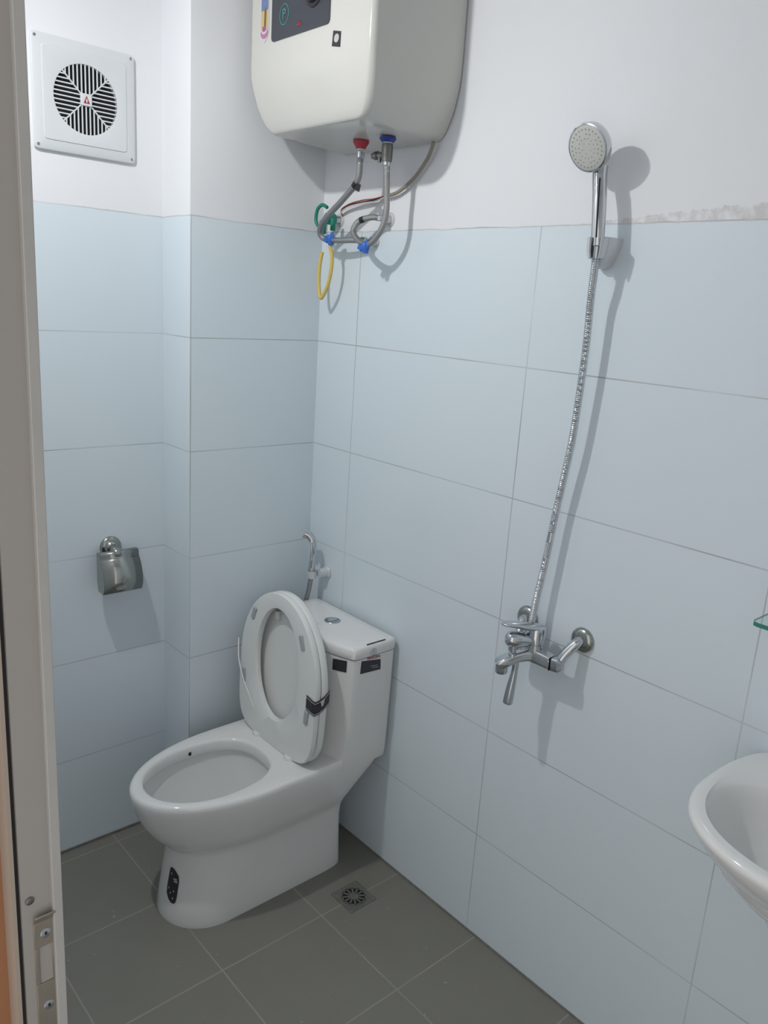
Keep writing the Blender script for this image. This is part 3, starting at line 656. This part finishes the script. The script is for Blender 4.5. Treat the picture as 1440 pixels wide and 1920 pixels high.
# ---------------------------------------------------------------- mixer tap
FY = -.925; zc = .872; xc = -.054
mx = empty('shower_mixer_tap', (0, -.935, .92), 'chrome wall-mounted shower mixer tap with lever and spout', 'tap')
dd = Vector((-.86, .51, 0)).normalized(); pp_ = Vector((dd.y, -dd.x, 0)); O = Vector((xc, FY, 0))
def W(u, v, z): return O+dd*u+pp_*v+Vector((0, 0, z))
def sqt(name, pts, a, b, m, par):     # rounded-rectangular bar along a path (a horizontal half size, b vertical)
    rings = []
    P = [Vector(p) for p in pts]
    for i, p in enumerate(P):
        t = (P[min(i+1, len(P)-1)]-P[max(i-1, 0)]).normalized(); s = t.cross(Vector((0, 0, 1))).normalized(); w = s.cross(t)
        aa = a[i] if isinstance(a, list) else a; bb = b[i] if isinstance(b, list) else b
        rings.append([p+s*aa*math.copysign(abs(math.cos(2*PI*k/32))**.45, math.cos(2*PI*k/32))+w*bb*math.copysign(abs(math.sin(2*PI*k/32))**.45, math.sin(2*PI*k/32)) for k in range(32)])
    return MB().loft(rings).build(name, m, par, smooth=45)
for yy, ye in ((-1.011, FY-.066), (-.858, FY+.052)):
    MB().lathe((.0005, yy, .926), (-1, 0, 0), [(0, .0285), (.004, .0285), (.009, .0255), (.012, .019), (.014, .012)], 36).build('wall_flange', m_steel, mx, smooth=45)
    MB().tube(spline([(-.006, yy, .926), (-.020, yy+(ye-yy)*.1, .922), (-.038, yy+(ye-yy)*.7, .898), (xc+.008, ye, zc+.010)], 6), .0115, 20).build('offset_connector', m_chrome, mx, smooth=60)
sqt('body_bar', [(xc, FY-.052, zc), (xc, FY-.050, zc), (xc, FY-.02, zc+.001), (xc, FY, zc+.002), (xc, FY+.02, zc+.001), (xc, FY+.040, zc), (xc, FY+.042, zc)], [.013, .0150, .016, .018, .016, .0150, .013], [.013, .0155, .0165, .018, .0165, .0155, .013], m_chrome, mx)
for y0, sg in ((FY-.052, -1), (FY+.042, 1)):
    MB().box((xc-.0145, y0, zc-.0145), (xc+.0145, y0+sg*.002, zc+.0145)).build('black_gasket', m_dark, mx)
    sqt('end_elbow', [(xc, y0+sg*.002, zc), (xc+.0005, y0+sg*.004, zc), (xc+.001, y0+sg*.018, zc+.001), (xc+.003, y0+sg*.023, zc+.002)], [.013, .015, .0145, .009], [.014, .016, .0155, .010], m_satin, mx)
MB().lathe((xc, FY, zc+.008), (0, 0, 1), [(0, .0195), (.020, .0195), (.0205, .0185), (.022, .0185), (.0225, .0200), (.052, .0202), (.058, .019), (.061, .014)], 40).build('cartridge_dome', m_chrome, mx, smooth=35)
lv = []
for u, hw, hh, z in ((-.020, .007, .003, .935), (-.014, .014, .006, .936), (0, .0185, .0075, .938), (.015, .0180, .0075, .939), (.030, .0160, .0075, .941), (.048, .0155, .0070, .944), (.062, .0155, .0062, .946), (.074, .0140, .0050, .947), (.081, .010, .0035, .947), (.084, .003, .0015, .947)):
    lv.append([W(u, hw*math.cos(2*PI*k/20), z+hh*math.sin(2*PI*k/20)-.0006*u) for k in range(20)])
MB().loft(lv).build('lever', m_chrome, mx, smooth=50)
MB().lathe(W(.0195, -.003, .922), dd-pp_*.2, [(0, .0042), (.0015, .0036)], 14).build('lever_dot', m_blue, mx)
MB().lathe(W(.006, 0, .905), W(.06, 0, .911)-W(.006, 0, .905), [(0, .014), (.015, .0150), (.030, .0175), (.042, .0190), (.052, .0185), (.059, .016), (.063, .012), (.065, .006)], 28).build('diverter_housing', m_chrome, mx, smooth=60)
sqt('spout', [W(.008, 0, zc), W(.02, 0, zc), W(.040, 0, zc-.004), W(.060, 0, zc-.011), W(.078, 0, zc-.020), W(.084, 0, zc-.024)], [.016, .0145, .0140, .0150, .0155, .012], [.014, .0125, .0115, .0120, .0120, .008], m_chrome, mx)
MB().lathe(W(.073, 0, zc-.026), (0, 0, -1), [(0, .0135), (.013, .0135), (.016, .0125), (.016, .010), (.012, .010)], 28).build('aerator', m_satin, mx, smooth=40)
MB().lathe(W(.052, -.004, zc-.002), (0, 0, 1), [(0, .0105), (.008, .009), (.010, .0065), (.020, .0065), (.0205, .0105), (.028, .0105), (.030, .008)], 20).build('diverter_knob', m_satin, mx, smooth=40)
MB().tube(spline([W(.040, 0, zc-.014), W(.041, 0, zc-.035), W(.044, 0, zc-.065), W(.047, 0, zc-.092), W(.049, 0, zc-.114), W(.0495, 0, zc-.119)], 6), lambda t: .0072+.0040*math.sin(max(0, t-.25)/.75*PI*.72) if t < .96 else .0065, 18).build('hanging_lever', m_satin, mx, smooth=60)

# ---------------------------------------------------------------- glass shelf
gs = empty('glass_shelf', (0, -1.63, 1.13), 'clear glass wall shelf with green edge above the washbasin', 'shelf')
gz = 1.128
gl = [(-.001, -1.856), (-.001, -1.404), (-.110, -1.404), (-.117, -1.407), (-.120, -1.414), (-.120, -1.846), (-.117, -1.853), (-.110, -1.856)]
MB().loft([[(x, y, gz+dz) for x, y in gl] for dz in (0, .007)]).build('glass_plate', m_glass, gs)
ge = MB()
for a, b in zip(gl[1:], gl[2:]):
    pa, pb = Vector((*a, gz+.0035)), Vector((*b, gz+.0035)); d = (pb-pa); nrm = Vector((d.y, -d.x, 0)).normalized()*.0006
    ge.obox((pa+pb)/2, d/2, nrm, (0, 0, .0036))
ge.build('polished_edge', m_gedge, gs)
for yy in (-1.5, -1.76):
    MB().lathe((0, yy, gz-.004), (-1, 0, 0), [(0, .014), (.01, .014), (.03, .009), (.04, .004)], 20).build('shelf_bracket', m_chrome, gs, smooth=40)

# ---------------------------------------------------------------- washbasin
wb = empty('washbasin', (-.17, -1.632, .60), 'white ceramic wall-hung washbasin at the right', 'washbasin')
BY = -1.632
def brg(f, z, inset=0, cx=-.155, af=.214, ab=.257, hw=.234, e=2.55):
    out = []
    for k in range(96):
        t = 2*PI*k/96; c, s_ = math.cos(t), math.sin(t)
        a = (af if c < 0 else ab)*f-inset
        x = cx+a*math.copysign(abs(c)**(2/e), c)
        out.append((min(x, -.002), BY+(hw*f-inset)*math.copysign(abs(s_)**(2/e), s_), z))
    return out
inn = dict(cx=-.205, af=.139, ab=.125, hw=.201, e=2.35)
wr = []
for f, z in ((.30, .60), (.36, .66), (.46, .71), (.62, .752), (.78, .785), (.90, .812), (.96, .832), (.99, .845), (1.0, .852)): wr.append(brg(f, z))
wr += [brg(1, .857, .0015), brg(1, .860, .005), brg(1, .8615, .012), brg(1, .8605, .024)]
wr += [brg(1.03, .8585, **inn), brg(1.0, .852, **inn), brg(.97, .838, **inn), brg(.92, .81, **inn), brg(.83, .775, **inn), brg(.68, .748, **inn), brg(.45, .735, **inn), brg(.2, .732, **inn)]
MB().loft(wr).build('basin', m_cer, wb, smooth=60)
MB().lathe((-.19, BY, .7325), (0, 0, 1), [(0, .022), (.003, .022), (.004, .018)], 24).build('basin_drain', m_chrome, wb, smooth=40)
